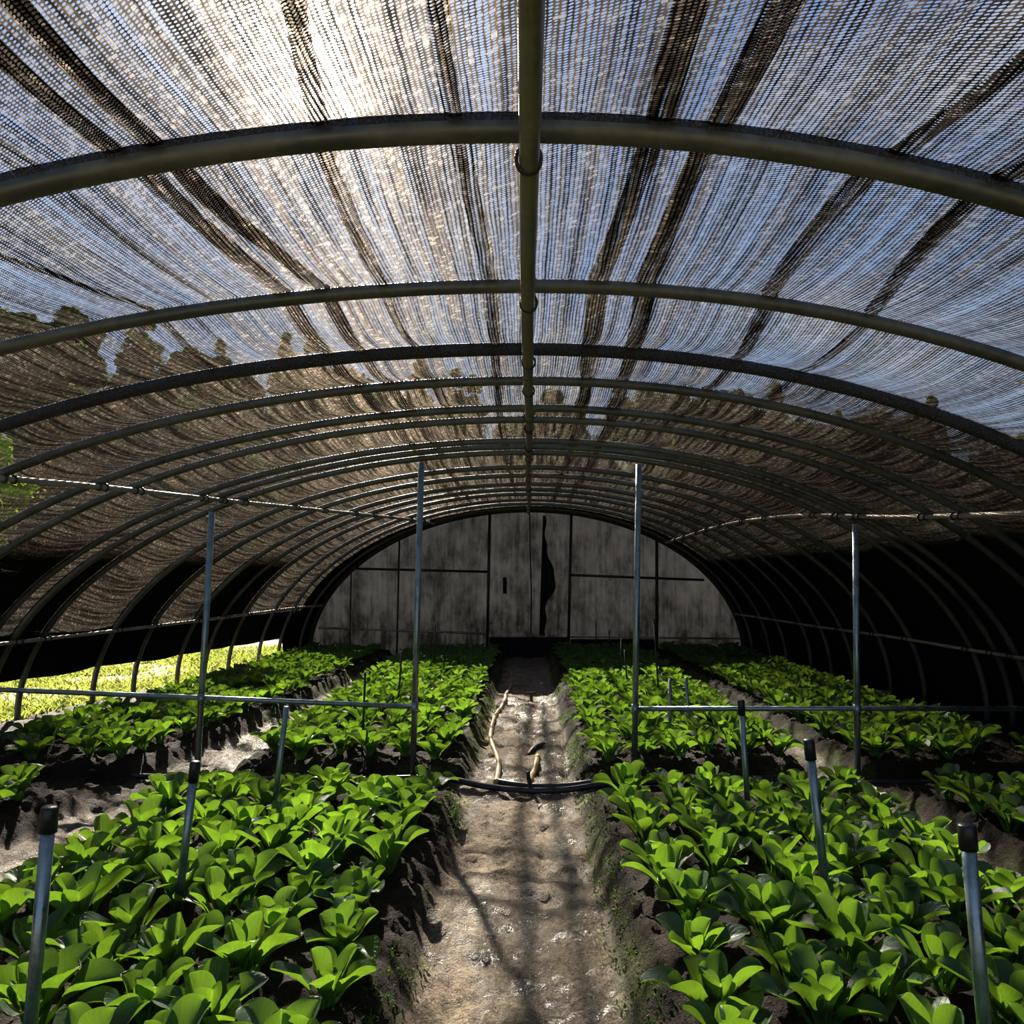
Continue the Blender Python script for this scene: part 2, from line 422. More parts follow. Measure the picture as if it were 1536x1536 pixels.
def build_net():
    NPH = 320
    V = []; UV = []; D = []
    for y in YN:
        zl = float(hem_z(y))
        pl = -math.degrees(math.acos(max(-.02, min(1, zl / H))))
        ph = np.linspace(pl, 91, NPH)
        off = net_offset(ph, np.full(NPH, y))
        if True:
            off = np.where((ph < -70), off * (1 - sst(-71, -80, ph) * .0), off)
        x, z = surf(ph, y, off)
        ds = np.hypot(np.diff(x), np.diff(z)); s = np.concatenate([[0], np.cumsum(ds)])
        s = s - np.interp(0, ph, s)
        V.append(np.c_[x, np.full(NPH, y), z]); UV.append(np.c_[s, np.full(NPH, y)])
        low = sst(-71.0, -71.8, ph)
        fr, ln, j = span_frac(np.array([y])); j = int(j[0])
        right = sst(46, 66, ph)
        leftd = 0
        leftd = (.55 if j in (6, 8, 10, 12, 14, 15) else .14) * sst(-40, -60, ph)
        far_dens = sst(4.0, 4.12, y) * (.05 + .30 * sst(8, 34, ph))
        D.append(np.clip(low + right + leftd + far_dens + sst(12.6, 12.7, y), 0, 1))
    V = np.concatenate(V); UV = np.concatenate(UV); D = np.concatenate(D)
    ny = len(YN)
    idx = np.arange(ny * NPH).reshape(ny, NPH)
    F = np.c_[idx[:-1, :-1].ravel(), idx[:-1, 1:].ravel(), idx[1:, 1:].ravel(), idx[1:, :-1].ravel()]
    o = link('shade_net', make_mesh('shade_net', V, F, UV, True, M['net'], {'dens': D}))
    tag(o, 'dark knitted shade net stretched over the roof hoops', 'shade net')
    return o
net = build_net()
# narrow doubled folds of the net running along the tunnel: (s control points by y, width)
FOLDS = [([(1.2, .35), (1.62, .345), (2.1, .37), (2.7, .31), (3.195, .305), (4.1, .34), (6, .42), (9, .40), (12, .42)], .085),
         ([(1.2, .55), (1.62, .55), (2.1, .53), (2.5, .48), (3.2, .51), (4.1, .58), (6, .66), (9, .66), (12, .62)], .085),
         ([(1.2, -.2), (1.7, -.2), (2.2, -.205), (3.2, -.155), (4.1, -.19), (6, -.23), (9, -.2), (12, -.2)], .06),
         ([(1.2, -1.06), (1.6, -1.05), (2.3, -1.03), (3.2, -.88), (4.1, -.93), (5.5, -.86), (9, -.9), (12, -.9)], .07),
         ([(1.2, -1.18), (1.85, -1.16), (2.25, -1.12), (3.2, -1.06), (4.1, -1.1), (5.5, -1.05), (9, -1.1), (12, -1)], .07),
         ([(1.0, -.42), (1.6, -.50), (2.1, -.60), (3.2, -.64), (4.1, -.62), (5.5, -.6), (9, -.62), (12, -.6)], .05),
         ([(1.5, 1.12), (2.1, 1.02), (2.6, .95), (3.2, 1.05), (4.1, 1.15), (6, 1.1)], .07),
         ([(1.5, 1.45), (2.1, 1.30), (2.7, 1.35), (3.2, 1.5), (4.1, 1.5), (6, 1.55)], .055),
         ([(1.6, -1.9), (2.4, -1.75), (3.2, -1.62), (4.1, -1.75)], .035)]
for fi, (cp, wd) in enumerate(FOLDS):
    cp = [(-1.55, cp[0][1] * 1.08)] + cp
    ys = [c[0] for c in cp]; ss = [c[1] for c in cp]
    yy = YN[(YN >= ys[0]) & (YN <= ys[-1])]
    s0 = np.interp(yy, ys, ss); s0 = np.convolve(np.pad(s0, 4, mode='edge'), np.ones(9) / 9, mode='valid')
    s0 = s0 + .02 * (vnoise(yy * 2.2, 40 * wd) - .5)
    ww = wd * (.7 + .6 * vnoise(yy * 1.7, 80 * wd + 3))
    V = []; UV = []; K = 7
    for k in range(K):
        q = k / (K - 1) - .5
        sx = s0 + q * ww
        a = np.where(sx < 0, aL(yy), aR(yy))
        ph = np.degrees(np.arcsin(sx / a))
        off = net_offset(ph, yy) - .010 * (1 - (2 * q) ** 2) - .003
        x, z = surf(ph, yy, off)
        V.append(np.c_[x, yy, z]); UV.append(np.c_[sx * 1.02 + .004, yy + .003])
    n = len(yy)
    V = np.stack(V, 1).reshape(-1, 3); UV = np.stack(UV, 1).reshape(-1, 2)
    idx = np.arange(n * K).reshape(n, K)
    F = np.c_[idx[:-1, :-1].ravel(), idx[:-1, 1:].ravel(), idx[1:, 1:].ravel(), idx[1:, :-1].ravel()]
    f = link('net_fold', make_mesh('net_fold', V, F, UV, True, M['fold' if fi < 2 or fi == 3 or fi == 4 else 'light_fold'], {'dens': np.zeros(len(V))}), net)
    tag(f, 'dark doubled fold along the net')

# ------------------------------------------------------------------ end wall
YW = 13.42
def end_wall():
    xs = np.linspace(-3.99, 3.92, 200); nz = 60
    V = []
    for x in xs:
        a = float(aL(YW) if x < 0 else aR(YW))
        zt = H * math.sqrt(max(0, 1 - (x / a) ** 2)) + .01
        for k in range(nz):
            z = -.06 + (zt + .06) * k / (nz - 1)
            y = YW + .03 + .03 * (float(vnoise(x * 3.0, z * .6, 2)) - .5) + .012 * math.sin(x * 21 + 2 * float(vnoise(x * 2, z, 4)))
            V.append((x, y, z))
    idx = np.arange(len(xs) * nz).reshape(len(xs), nz)
    F = np.c_[idx[:-1, :-1].ravel(), idx[1:, :-1].ravel(), idx[1:, 1:].ravel(), idx[:-1, 1:].ravel()]
    o = link('wall_end', make_mesh('wall_end', V, F, None, True, M['sheet']))
    tag(o, 'grey stained sheeting closing the far end of the tunnel', 'wall', kind='structure')
    def bar(name, a, b, r, mat='dark_pipe'):
        MB().tube([a, b], r, 10).build(name, M[mat], o)
    yb = YW - .03
    def ztop(x):
        a = float(aL(YW) if x < 0 else aR(YW)); return H * math.sqrt(1 - (x / a) ** 2) - .02
    for x, r, dx in ((-.71, .027, -.05), (.78, .026, -.06), (2.34, .03, .0), (-2.36, .017, -.05), (-3.24, .013, -.03)):
        bar('frame_post', (x, yb, ztop(x)), (x + dx, yb, -.05), r)
    for a, b, r, mt in (((-3.27, yb, 1.61), (-.74, yb, 1.55), .024, 'dark_pipe'), ((.78, yb, 1.49), (3.2, yb, 1.40), .024, 'dark_pipe'),
                    ((-3.83, yb, .53), (-.74, yb, .42), .022, 'purlin'), ((.74, yb, .36), (3.85, yb, .33), .018, 'purlin')):
        bar('frame_rail', a, b, r, mt)
    # dark cloth flap hanging in the middle, and the dark board closing the foot of the middle panel
    V = []; nz = 26; nx = 8
    for k in range(nz):
        z = 2.58 - 2.2 * k / (nz - 1)
        q = k / (nz - 1)
        c = .28 - .07 * q; w = .05 + .07 * q + .20 * math.exp(-((q - .52) / .15) ** 2) * (1 + .25 * math.sin(q * 23)) + .02 * math.sin(q * 31)
        for j in range(nx):
            u = j / (nx - 1)
            V.append((c - .02 + w * u, yb + .035 - .05 * math.sin(u * math.pi * 2.4) * (.4 + q), z))
    idx = np.arange(nz * nx).reshape(nz, nx)
    F = np.c_[idx[:-1, :-1].ravel(), idx[:-1, 1:].ravel(), idx[1:, 1:].ravel(), idx[1:, :-1].ravel()]
    tag(link('cloth_flap', make_mesh('cloth_flap', V, F, None, True, M['black_cloth']), o), 'black cloth flap hanging in the middle panel')
    b = MB().box((-.72, yb - .015, -.05), (.74, yb + .01, .36)); b.build('foot_board', M['black_cloth'], o, smooth=False)
    b = MB().box((.76, yb - .012, -.05), (2.3, yb + .008, .32)); b.build('foot_board', M['black_cloth'], o, smooth=False)
    MB().tube([(.02, yb, 2.6), (.03, yb - .01, 1.8), (.05, yb, 1.2), (.04, yb, .4)], .012, 8).build('hanging_cord', M['dark_pipe'], o)
    MB().box((-.47, yb + .01, 1.15), (-.40, yb + .02, 1.45)).build('patch', M['black_cloth'], o, smooth=False)
    return o
end_wall()
o = MB().tube(hoop_pts(13.36, .0), .05, 14).build('end_frame_hoop', M['dark_pipe'])
tag(o, 'dark thick hoop framing the grey end wall', 'greenhouse hoop')

# ------------------------------------------------------------------ ground
BEDS = {'left': (-1.97, -.52), 'right': (.44, 1.86), 'far left': (-3.95, -2.60), 'far right': (2.36, 3.6)}
HB = .13
def prof(x, x0, x1, sl): return sst(x0 - sl, x0, x) * (1 - sst(x1, x1 + sl, x))
def far_shift(y): return .24 * (1 - sst(4.6, 8.0, y))      # the outer left bed stands a little farther out near the camera
def ground_h(x, y):
    xw = x + .05 * (fbm(x * 2, y * 2.2, 2, 8) - .5)
    b = 0
    for k, (x0, x1) in BEDS.items(): b = np.maximum(b, prof(xw + (far_shift(y) if k == 'far left' else 0), x0, x1, .17))
    gap = sst(4.42, 4.58, y) * (1 - sst(4.98, 5.14, y))
    b = b * (1 - .8 * gap)
    mud = 1 - np.clip(b * 1.6, 0, 1)
    clod = fbm(x * 13, y * 13, 4, 1) - .5
    clod2 = fbm(x * 34, y * 30, 2, 6) - .5
    flat = (fbm(x * 5, y * 5, 4, 2) - .5)
    h = HB * b + (clod * .075 + clod2 * .034) * (1 - mud * .72) + flat * .030 * mud
    # trodden hollows in the path and a shallow rut
    rut = np.exp(-((x - .07 - .03 * np.sin(y * 1.7)) / .045) ** 2) * .016 * sst(-1, 3, y) * mud
    steps = sst(.46, .78, fbm(x * 5.0, y * 3.6, 3, 14)) * .032 * mud
    steps2 = (sst(.56, .70, fbm(x * 12, y * 8, 2, 19)) * .010 - .010 * (1 - np.abs(2 * fbm(x * 7, y * 11, 3, 29) - 1)) ** 4) * mud
    h = h - rut - steps - steps2 + (fbm(x * 19, y * 17, 3, 51) - .5) * .022 * mud - sst(.60, .68, vnoise(x * 9.0, y * 6.0, 57)) * .014 * mud
    edge = sst(3.75, 4.2, x) + sst(-4.25, -4.7, x)
    return h, b, mud, gap, edge
def build_ground():
    xs = np.arange(-5.5, 5.01, .02); ys = np.concatenate([np.arange(-1.2, 6, .02), np.arange(6, 13.6, .035)])
    X, Y = np.meshgrid(xs, ys)
    h, b, mud, gap, edge = ground_h(X, Y)
    slope = np.clip(4 * b * (1 - b), 0, 1)
    mudm = np.clip((mud - .55) / .4, 0, 1) * (1 - .85 * gap * (np.abs(X + .04) > .5)) * (1 - edge)
    furrow = (np.abs(X) > 1.5)
    mudm = mudm * np.where(furrow, .85, 1.0) * (1 - .5 * sst(11.2, 12.0, Y))
    mudm = mudm * sst(.25, .5, fbm(X * 3, Y * 2, 3, 31) + .18)
    wet = sst(.36, .60, fbm(X * 3.5, Y * 1.6, 3, 23)) * .95
    wet = np.maximum(wet, np.exp(-((X - .19 - .03 * np.sin(Y * 2.1)) / .10) ** 2) * .95 * sst(.3, .5, fbm(X * 6, Y * 4, 2, 3)))
    wet = np.where(furrow, np.maximum(wet, .5), wet)
    wet = wet * mudm + .10
    moss = np.maximum(slope, .8 * sst(.3, .6, mud) * slope) * sst(.42, .60, fbm(X * 5, Y * 3.5, 3, 41)) * (np.abs(X) < 2.6)
    moss = moss * (.55 + .9 * sst(4.5, 6, Y))
    V = np.c_[X.ravel(), Y.ravel(), h.ravel()]
    A = np.c_[mudm.ravel(), wet.ravel(), np.clip(moss, 0, 1).ravel()]
    ny, nx = X.shape
    idx = np.arange(ny * nx).reshape(ny, nx)
    F = np.c_[idx[:-1, :-1].ravel(), idx[:-1, 1:].ravel(), idx[1:, 1:].ravel(), idx[1:, :-1].ravel()]
    cx = .5 * (X[:-1, :-1] + X[1:, 1:]).ravel(); cy = .5 * (Y[:-1, :-1] + Y[1:, 1:]).ravel()
    reg = np.zeros(len(F), int)
    reg[(cx > -.40) & (cx < .32)] = 1
    keep = (cx > -aL(cy) - .10) & (cx < aR(cy) + .15)
    reg[~keep] = -1
    names = {0: ('ground', 'dark wet soil of the furrows and tunnel edges', 'ground'), 1: ('dirt_path', 'muddy trodden path running down the middle of the tunnel', 'path')}
    k = 2
    for bn, (x0, x1) in BEDS.items():
        for seg, (y0, y1) in (('front', (-2, 4.75)), ('rear', (4.75, 13))):
            reg[(cx > x0 - .12) & (cx < x1 + .12) & (cy > y0) & (cy < y1) & (reg == 0)] = k
            names[k] = ('soil_bed', 'raised dark soil under the %s bed of greens, %s the cross pipes' % (bn, 'before' if seg == 'front' else 'beyond'), 'soil bed')
            k += 1
    for r, (nm, lab, cat) in names.items():
        f = F[reg == r]
        if not len(f): continue
        used, inv = np.unique(f.ravel(), return_inverse=True)
        o = link(nm, make_mesh(nm, V[used], inv.reshape(-1, 4), None, True, M['ground'], {'kindmask': A[used]}))
        tag(o, lab, cat, kind='structure')
build_ground()
def gh(x, y): return float(ground_h(np.array([x], float), np.array([y], float))[0][0])

# outside meadow and hill
b = MB(); b.add([(-90, -12, -.05), (90, -12, -.05), (90, 120, -.05), (-90, 120, -.05)], [(0, 1, 2, 3)])
tag(b.build('meadow', M['meadow']), 'open grassy ground outside the tunnel', 'ground', kind='structure')
def ridge_h(x):
    # height of the wooded ridge 40 m away, across the valley
    return np.interp(x, [-60, -30, -24, -19, -10, -5, 0, 8, 17, 27, 60], [14.4, 13.8, 12.2, 12, 10.8, 9, 8.8, 8.6, 8, 7.2, 7])
def hill_h(x, y):
    return -.3 + ridge_h(x) * sst(21, 40, y) + 1.0 * (fbm(np.asarray(x) * .22, np.asarray(y) * .22, 3, 9) - .5) * sst(20, 30, y)
def build_hill():
    xs = np.linspace(-75, 75, 110); ys = np.linspace(19, 75, 60)
    X, Y = np.meshgrid(xs, ys); Z = hill_h(X, Y)
    idx = np.arange(X.size).reshape(X.shape)
    F = np.c_[idx[:-1, :-1].ravel(), idx[:-1, 1:].ravel(), idx[1:, 1:].ravel(), idx[1:, :-1].ravel()]
    tag(link('hill', make_mesh('hill', np.c_[X.ravel(), Y.ravel(), Z.ravel()], F, None, True, M['hill'])), 'dark wooded hillside beyond the tunnel', 'hill', kind='structure')
build_hill()

def crown_mesh(seed, h, w, conic, mat, n=3600, ls=.26):
    r = np.random.RandomState(seed)
    V = []; F = []; UV = []
    # leafy masses: clustered leaf cards around branch ends
    nb = 84
    cen = []
    for i in range(nb):
        t = r.rand()
        z = h * (.16 + .80 * t ** (1.15 if conic else 1.0))
        rad = w * (.5 * (1 - t) ** .9 + .03 if conic else .5 * math.sqrt(max(.02, 1 - (2 * t - .95) ** 2)))
        a = r.rand() * 6.283
        q = math.sqrt(r.rand())
        cen.append((rad * q * math.cos(a), rad * q * math.sin(a), z, .19 * w * (1.15 - .85 * t if conic else .95)))
    for i in range(n):
        c = cen[r.randint(nb)]
        d = r.randn(3); d /= np.linalg.norm(d)
        p = np.array(c[:3]) + d * c[3] * (.45 + .6 * r.rand()) * np.array([1, 1, .7])
        u = r.randn(3); u /= np.linalg.norm(u); v = np.cross(u, d + .4 * r.randn(3)); v /= np.linalg.norm(v) + 1e-9
        s = ls * (.5 + .8 * r.rand())
        b = len(V)
        V += [p - u * s * .5, p + v * s * .32, p + u * s * .5, p - v * s * .32]
        UV += [(.5, 0), (1, .5), (.5, 1), (0, .5)]
        F.append((b, b + 1, b + 2, b + 3))
    # the dense inside of the crown
    for c in cen:
        b = len(V); nu, nv = 8, 5
        for a in range(nv + 1):
            th = math.pi * a / nv
            for q in range(nu):
                rr = c[3] * (.55 + .40 * r.rand())
                V.append(np.array([c[0] + rr * math.sin(th) * math.cos(q * 6.283 / nu), c[1] + rr * math.sin(th) * math.sin(q * 6.283 / nu), c[2] + .8 * rr * math.cos(th)]))
                UV.append((.3, .3))
        for a in range(nv):
            for q in range(nu):
                q2 = (q + 1) % nu
                F.append((b + a * nu + q, b + (a + 1) * nu + q, b + (a + 1) * nu + q2, b + a * nu + q2))
    return make_mesh('crown', V, F, UV, False, mat)
CROWNS = [(crown_mesh(1, 6.0, 3.0, True, M['crown']), 6.0), (crown_mesh(2, 5.0, 4.2, False, M['crown']), 5.0), (crown_mesh(3, 5.6, 3.6, False, M['crown']), 5.6), (crown_mesh(4, 6.6, 2.8, True, M['crown']), 6.6)]
TR = MB().tube([(0, 0, -.6), (.05, .02, 1.2), (0, 0, 3.2)], [.17, .12, .06], 8)
TRUNK = make_mesh('trunk', TR.v, TR.f, TR.uv, True, M['bark'])
def tree(x, y, z, k, s, label, group):
    e = empty('hillside_tree', (x, y, z)); tag(e, label, 'tree', group)
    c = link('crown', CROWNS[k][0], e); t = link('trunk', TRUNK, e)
    e.scale = (s, s, s); e.rotation_euler = (0, 0, random.uniform(0, 6.28))
    return e
KIND = ['pointed dark conifer', 'rounded dark tree', 'broad dark tree', 'tall narrow conifer']
n_r = 0
for i, x in enumerate(np.arange(-34, 33, 1.75)):
    xx = float(x + random.uniform(-.5, .5)); yy = 39 + random.uniform(-1.5, 1.5)
    k = random.randrange(4)
    zz = float(hill_h(np.array(xx), np.array(yy))) - 1.6
    tree(xx, yy, zz, k, random.uniform(.62, .98), '%s on the skyline, %s along the ridge from the sunlit side' % (KIND[k], ordn(n_r)), 'trees along the skyline')
    n_r += 1
for row, (yy0, step) in enumerate(((34, 2.6), (29.5, 2.9), (25, 3.2))):
    for i, x in enumerate(np.arange(-29, 27, step)):
        xx = float(x + random.uniform(-.8, .8)); yy = yy0 + random.uniform(-1.2, 1.2)
        k = random.randrange(4)
        zz = float(hill_h(np.array(xx), np.array(yy))) - 1.6
        tree(xx, yy, zz, k, random.uniform(.6, .85), '%s on the hillside, %s row below the skyline, %s across' % (KIND[k], ORD[row], ordn(i)), 'trees on the slope behind the netting')
# two sunlit broadleaf trees standing close outside the netting
for (x, y, s, lab) in ((-10.75, 13.2, .85, 'bright yellow-green tree glowing just outside the netting'), (-15.5, 16.5, 1.0, 'second bright green tree standing farther out in the meadow')):
    e = empty('meadow_tree', (x, y, -.1)); tag(e, lab, 'tree', 'sunlit trees in the meadow')
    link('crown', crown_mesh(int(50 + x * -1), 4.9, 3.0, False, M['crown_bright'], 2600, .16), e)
    MB().tube([(0, 0, -.2), (.05, .02, 1.2), (0, 0, 3.0)], [.12, .09, .05], 8).build('trunk', M['bark'], e)

# meadow grass beside the open side of the tunnel
def grass():
    r = np.random.RandomState(3); V = []; F = []; UV = []
    for i in range(34000):
        y = 4.6 + 11 * r.rand()
        x = -float(aL(y)) - .12 - 5.0 * r.rand() ** 1.5
        if vnoise(x * 1.4, y * 1.4, 77) < .30 and r.rand() < .8: continue
        hh = (.035 + .07 * r.rand()) * (.5 + float(vnoise(x * .9, y * .9, 71)))
        a = r.rand() * 6.283; w = .007 + .013 * r.rand()
        lx, ly = math.cos(a) * w, math.sin(a) * w
        bx, by = (r.rand() - .5) * hh * 2.6, (r.rand() - .5) * hh * 2.6
        b = len(V)
        V += [(x - lx, y - ly, -.05), (x + lx, y + ly, -.05), (x + lx * .8 + bx * .4, y + ly * .8 + by * .4, -.05 + hh * .6),
              (x - lx * .8 + bx * .4, y - ly * .8 + by * .4, -.05 + hh * .6), (x + bx, y + by, -.05 + hh)]
        UV += [(.3, 0), (.7, 0), (.7, .6), (.3, .6), (.5, 1)]
        F += [(b, b + 1, b + 2, b + 3), (b + 3, b + 2, b + 4)]
    tag(link('meadow_grass', make_mesh('meadow_grass', V, F, UV, True, M['grass'])), 'short sunlit grass outside the open side of the tunnel', 'grass', kind='stuff')
grass()

# ------------------------------------------------------------------ leafy greens
def leaf_geo(r, az, a0, a1, L, W, nb, nu, stalk_seg, cup, wave, pf=.40):
    """one leaf: curved stalk, then an obovate cupped blade. returns blade (v,f,uv) and stalk centre line"""
    N = 40
    ts = np.linspace(0, 1, N)
    ang = a0 + (a1 - a0) * ts ** 1.35
    rad = np.concatenate([[0], np.cumsum(np.sin(ang[:-1]))]) * L / N
    hgt = np.concatenate([[0], np.cumsum(np.cos(ang[:-1]))]) * L / N
    side = np.array([-math.sin(az), math.cos(az), 0]); fwd = np.array([math.cos(az), math.sin(az), 0])
    tw = (r.rand() - .5) * .5
    def at(t):
        return (np.interp(t, ts, rad) + .012) * fwd + np.array([0, 0, np.interp(t, ts, hgt)])
    V = []; UV = []
    ph = r.rand() * 6.28
    for i in range(nb + 1):
        q = 1 - (1 - i / nb) ** 1.6
        t = pf * .72 + (1 - pf * .72) * q
        c = at(t); an = np.interp(t, ts, ang)
        nrm = -math.cos(an) * fwd + math.sin(an) * np.array([0, 0, 1])
        w = W * ((.16 + .84 * math.sin(math.pi / 2 * q / .6) ** 1.3) if q < .6 else math.sqrt(max(0, 1 - ((q - .6) / .4) ** 2)) + .004)
        for j in range(nu + 1):
            u = 2 * j / nu - 1
            lift = cup * abs(u) ** 1.7 * w + wave * math.sin(ph + q * 9 + u * 2.5) * abs(u) ** 2 * W - .05 * W * (1 - abs(u)) ** 3
            sd = side * math.cos(tw * q) + nrm * math.sin(tw * q)
            p = c + sd * u * w * .5 * (1 - .12 * cup) + nrm * lift
            V.append(p); UV.append((.5 + .5 * u, q))
    F = []
    k = nu + 1
    for i in range(nb):
        for j in range(nu): F.append((i * k + j, i * k + j + 1, (i + 1) * k + j + 1, (i + 1) * k + j))
    S = [at(t) for t in np.linspace(0, pf + .25, stalk_seg)]
    return V, F, UV, S, side

def plant_meshes(seed, nl, nb, nu, size=1.0, stalks=True):
    r = np.random.RandomState(seed)
    B = MB(); S = MB()
    az = r.rand() * 6.28
    for i in range(nl):
        q = i / (nl - 1)                  # 0 outer .. 1 inner
        az += 2.399 + (r.rand() - .5) * .5
        a1 = (1.72 - 1.45 * q ** .8) + (r.rand() - .5) * .50
        a0 = (.46 - .36 * q) + (r.rand() - .5) * .15
        L = size * (.235 - .045 * q + (r.rand() - .5) * .06)
        W = size * (.098 - .016 * q + (r.rand() - .5) * .03)
        V, F, UV, st, side = leaf_geo(r, az, a0, a1 + .15, L, W, nb, nu, 6, .16 + .10 * q + .22 * r.rand(), .04 + .05 * r.rand())
        B.add([tuple(v) for v in V], F, UV)
        if stalks:
            rr = np.linspace(.0085, .0028, 6) * size
            S.tube(st, list(rr), 6)
    f = make_mesh('foliage', B.v, B.f, B.uv, True, M['leaf'])
    s = make_mesh('stalks', S.v, S.f, S.uv, True, M['stalk']) if stalks else None
    return f, s
VAR = [plant_meshes(100 + i, 8 + i % 4, 12, 8) for i in range(14)]
LOW = [plant_meshes(300 + i, 9, 6, 4, 1.0, False)[0] for i in range(6)]

ROWS = {'left': [-.63 - .25 * i for i in range(6)], 'right': [.555 + .247 * i for i in range(6)],
        'far left': [-2.69 - .27 * i for i in range(5)], 'far right': [2.46 + .26 * i for i in range(5)]}
SPOTS = []
for bn, xs in ROWS.items():
    for ri, x in enumerate(xs):
        for seg, y0, dy, n in (('front', 4.24, -.262, 11), ('rear', 5.2, .272, 29)):
            for k in range(n):
                y = y0 + dy * (k + (.45 if ri % 2 else 0)) + random.uniform(-.05, .05)
                if seg == 'rear' and y > 12.9: continue
                xx = x + random.uniform(-.035, .035) - (float(far_shift(y)) if bn == 'far left' else 0)
                if seg == 'rear' and bn in ('left',) and y > 9: xx -= .0
                if abs(xx) > .72 * y + .30 or (xx < 0 and xx < -float(aL(y)) + .3) or (xx > 0 and xx > float(aR(y)) - .45): continue
                if seg == 'rear' and random.random() < .02: continue
                SPOTS.append((y, xx, bn, seg, ri, k))
SPOTS.sort()
near, far = SPOTS[:300], SPOTS[300:]
def pscale(y, bn): return random.uniform(.92, 1.14) * (.98 if y < 4.6 else .93)
first = {}
for (y, x, bn, seg, ri, k) in near:
    v = random.randrange(len(VAR))
    e = empty('leafy_green', (x, y, gh(x, y) - .012))
    e.rotation_euler = (random.uniform(-.09, .09), random.uniform(-.09, .09), random.uniform(0, 6.283))
    s = pscale(y, bn); e.scale = (s, s, s * random.uniform(.9, 1.08))
    edge = 'path' if bn in ('left', 'right') else 'furrow'
    tag(e, 'leafy green, %s %s bed, %s row from %s, %s plant from the cross pipe' % (bn, seg, ORD[ri], edge, ordn(k)), 'vegetable plant', 'leafy greens in the %s %s bed' % (bn, seg))
    if v not in first:
        a = link('foliage', VAR[v][0], e); b = link('stalks', VAR[v][1], e); first[v] = (a, b)
    else:
        for src in first[v]:
            c = src.copy(); COL.objects.link(c); c.parent = e
def stuff_far():
    vs = []; fs = []; uvs = []; base = 0
    cache = []
    for me in LOW:
        v = np.empty(len(me.vertices) * 3); me.vertices.foreach_get('co', v); v = v.reshape(-1, 3)
        f = np.array([p.vertices[:] for p in me.polygons])
        li = np.empty(len(me.loops), dtype=np.int32); me.loops.foreach_get('vertex_index', li)
        uu = np.empty(len(me.loops) * 2); me.uv_layers[0].data.foreach_get('uv', uu)
        uv = np.zeros((len(v), 2)); uv[li] = uu.reshape(-1, 2)
        cache.append((v, f, uv))
    for (y, x, bn, seg, ri, k) in far:
        v, f, uv = cache[random.randrange(len(cache))]
        a = random.uniform(0, 6.283); s = pscale(y, bn)
        R = np.array([[math.cos(a), -math.sin(a), 0], [math.sin(a), math.cos(a), 0], [0, 0, 1]])
        vs.append((v * s) @ R.T + np.array([x, y, gh(x, y) - .012])); fs.append(f + base); uvs.append(uv); base += len(v)
    me = make_mesh('distant_greens', np.concatenate(vs), np.concatenate(fs), np.concatenate(uvs), True, M['leaf'])
    tag(link('distant_greens', me), 'dense leafy greens filling the rear beds towards the end wall', 'vegetable plants', kind='stuff')
stuff_far()

# tiny weeds on the bed slopes
def weeds():
    r = np.random.RandomState(5); V = []; F = []; UV = []
    for i in range(2600):
        side = r.rand()
        y = 1.9 + 10.5 * r.rand() ** 1.3
        if side < .42: x = .30 + .13 * r.rand()
        elif side < .84: x = -.38 - .14 * r.rand()
        elif side < .92: x = 2.12 + .12 * r.rand()
        else: x = -2.3 - .12 * r.rand()
        if vnoise(x * 3 + 5, y * 2.0, 61) < .48: continue
        n = r.randint(5, 11); z = gh(x, y)
        for j in range(n):
            a = r.rand() * 6.283; l = (.008 + .016 * r.rand()); w = l * .45; up = .3 + .8 * r.rand()
            px, py = x + r.randn() * .018, y + r.randn() * .018
            d = np.array([math.cos(a), math.sin(a), up]); d /= np.linalg.norm(d)
            sd = np.array([-math.sin(a), math.cos(a), 0]) * w * .5
            p = np.array([px, py, z - .004])
            b = len(V)
            V += [p, p + d * l * .55 + sd, p + d * l, p + d * l * .55 - sd]
            UV += [(.5, 0), (1, .5), (.5, 1), (0, .5)]
            F.append((b, b + 1, b + 2, b + 3))
    tag(link('weeds', make_mesh('weeds', V, F, UV, True, M['weed'])), 'tiny green weeds sprouting along the edges of the path', 'weeds', kind='stuff')
weeds()

# ------------------------------------------------------------------ support frames, stakes, pipes, hoses
def frame(label, posts, bar):
    e = empty('support_frame', (posts[0][1][0], posts[0][1][1], 0)); tag(e, label, 'frame')
    ox, oy = posts[0][1][0], posts[0][1][1]
    sh = lambda p: (p[0] - ox, p[1] - oy, p[2])
    for t, f in posts:
        MB().tube([sh(f), sh(t)], .0205, 14).build('post', M['galv'], e)
    MB().tube([sh(p) for p in bar], .0175, 12).build('crossbar', M['galv'], e)
    for t, f in posts:
        q = None
        zb = np.interp(0, [0, 1], [0, 0])
        # bracket where the bar meets the post
        x0, x1 = bar[0][0], bar[-1][0]
        px = f[0] + (t[0] - f[0]) * .28
        zb = np.interp(px, sorted((x0, x1)), [b[2] for b in sorted((bar[0], bar[-1]))])
        px = f[0] + (t[0] - f[0]) * (zb - f[2]) / (t[2] - f[2])
        MB().tube([sh((px, t[1], zb - .035)), sh((px, t[1], zb + .035))], .025, 14).build('bracket', M['galv'], e)
    return e
yp = 4.95
frame('galvanised two-post support frame with crossbar, beside the open sunlit side',
      [((-2.137, yp, 1.86), (-2.245, yp, -.02)), ((-.7245, yp, 2.19), (-.785, yp, -.02))],
      [(-4.75, yp + .028, .70), (-3.57, yp + .028, .655), (-2.2, yp + .028, .60), (-.765, yp + .02, .54)])
frame('galvanised two-post support frame with level crossbar, beside the dark netting wall',
      [((.7425, yp, 2.18), (.711, yp, -.02)), ((2.205, yp, 1.775), (2.222, yp, -.02))],
      [(.72, yp + .02, .527), (2.2, yp + .028, .527), (4.3, yp + .028, .527)])

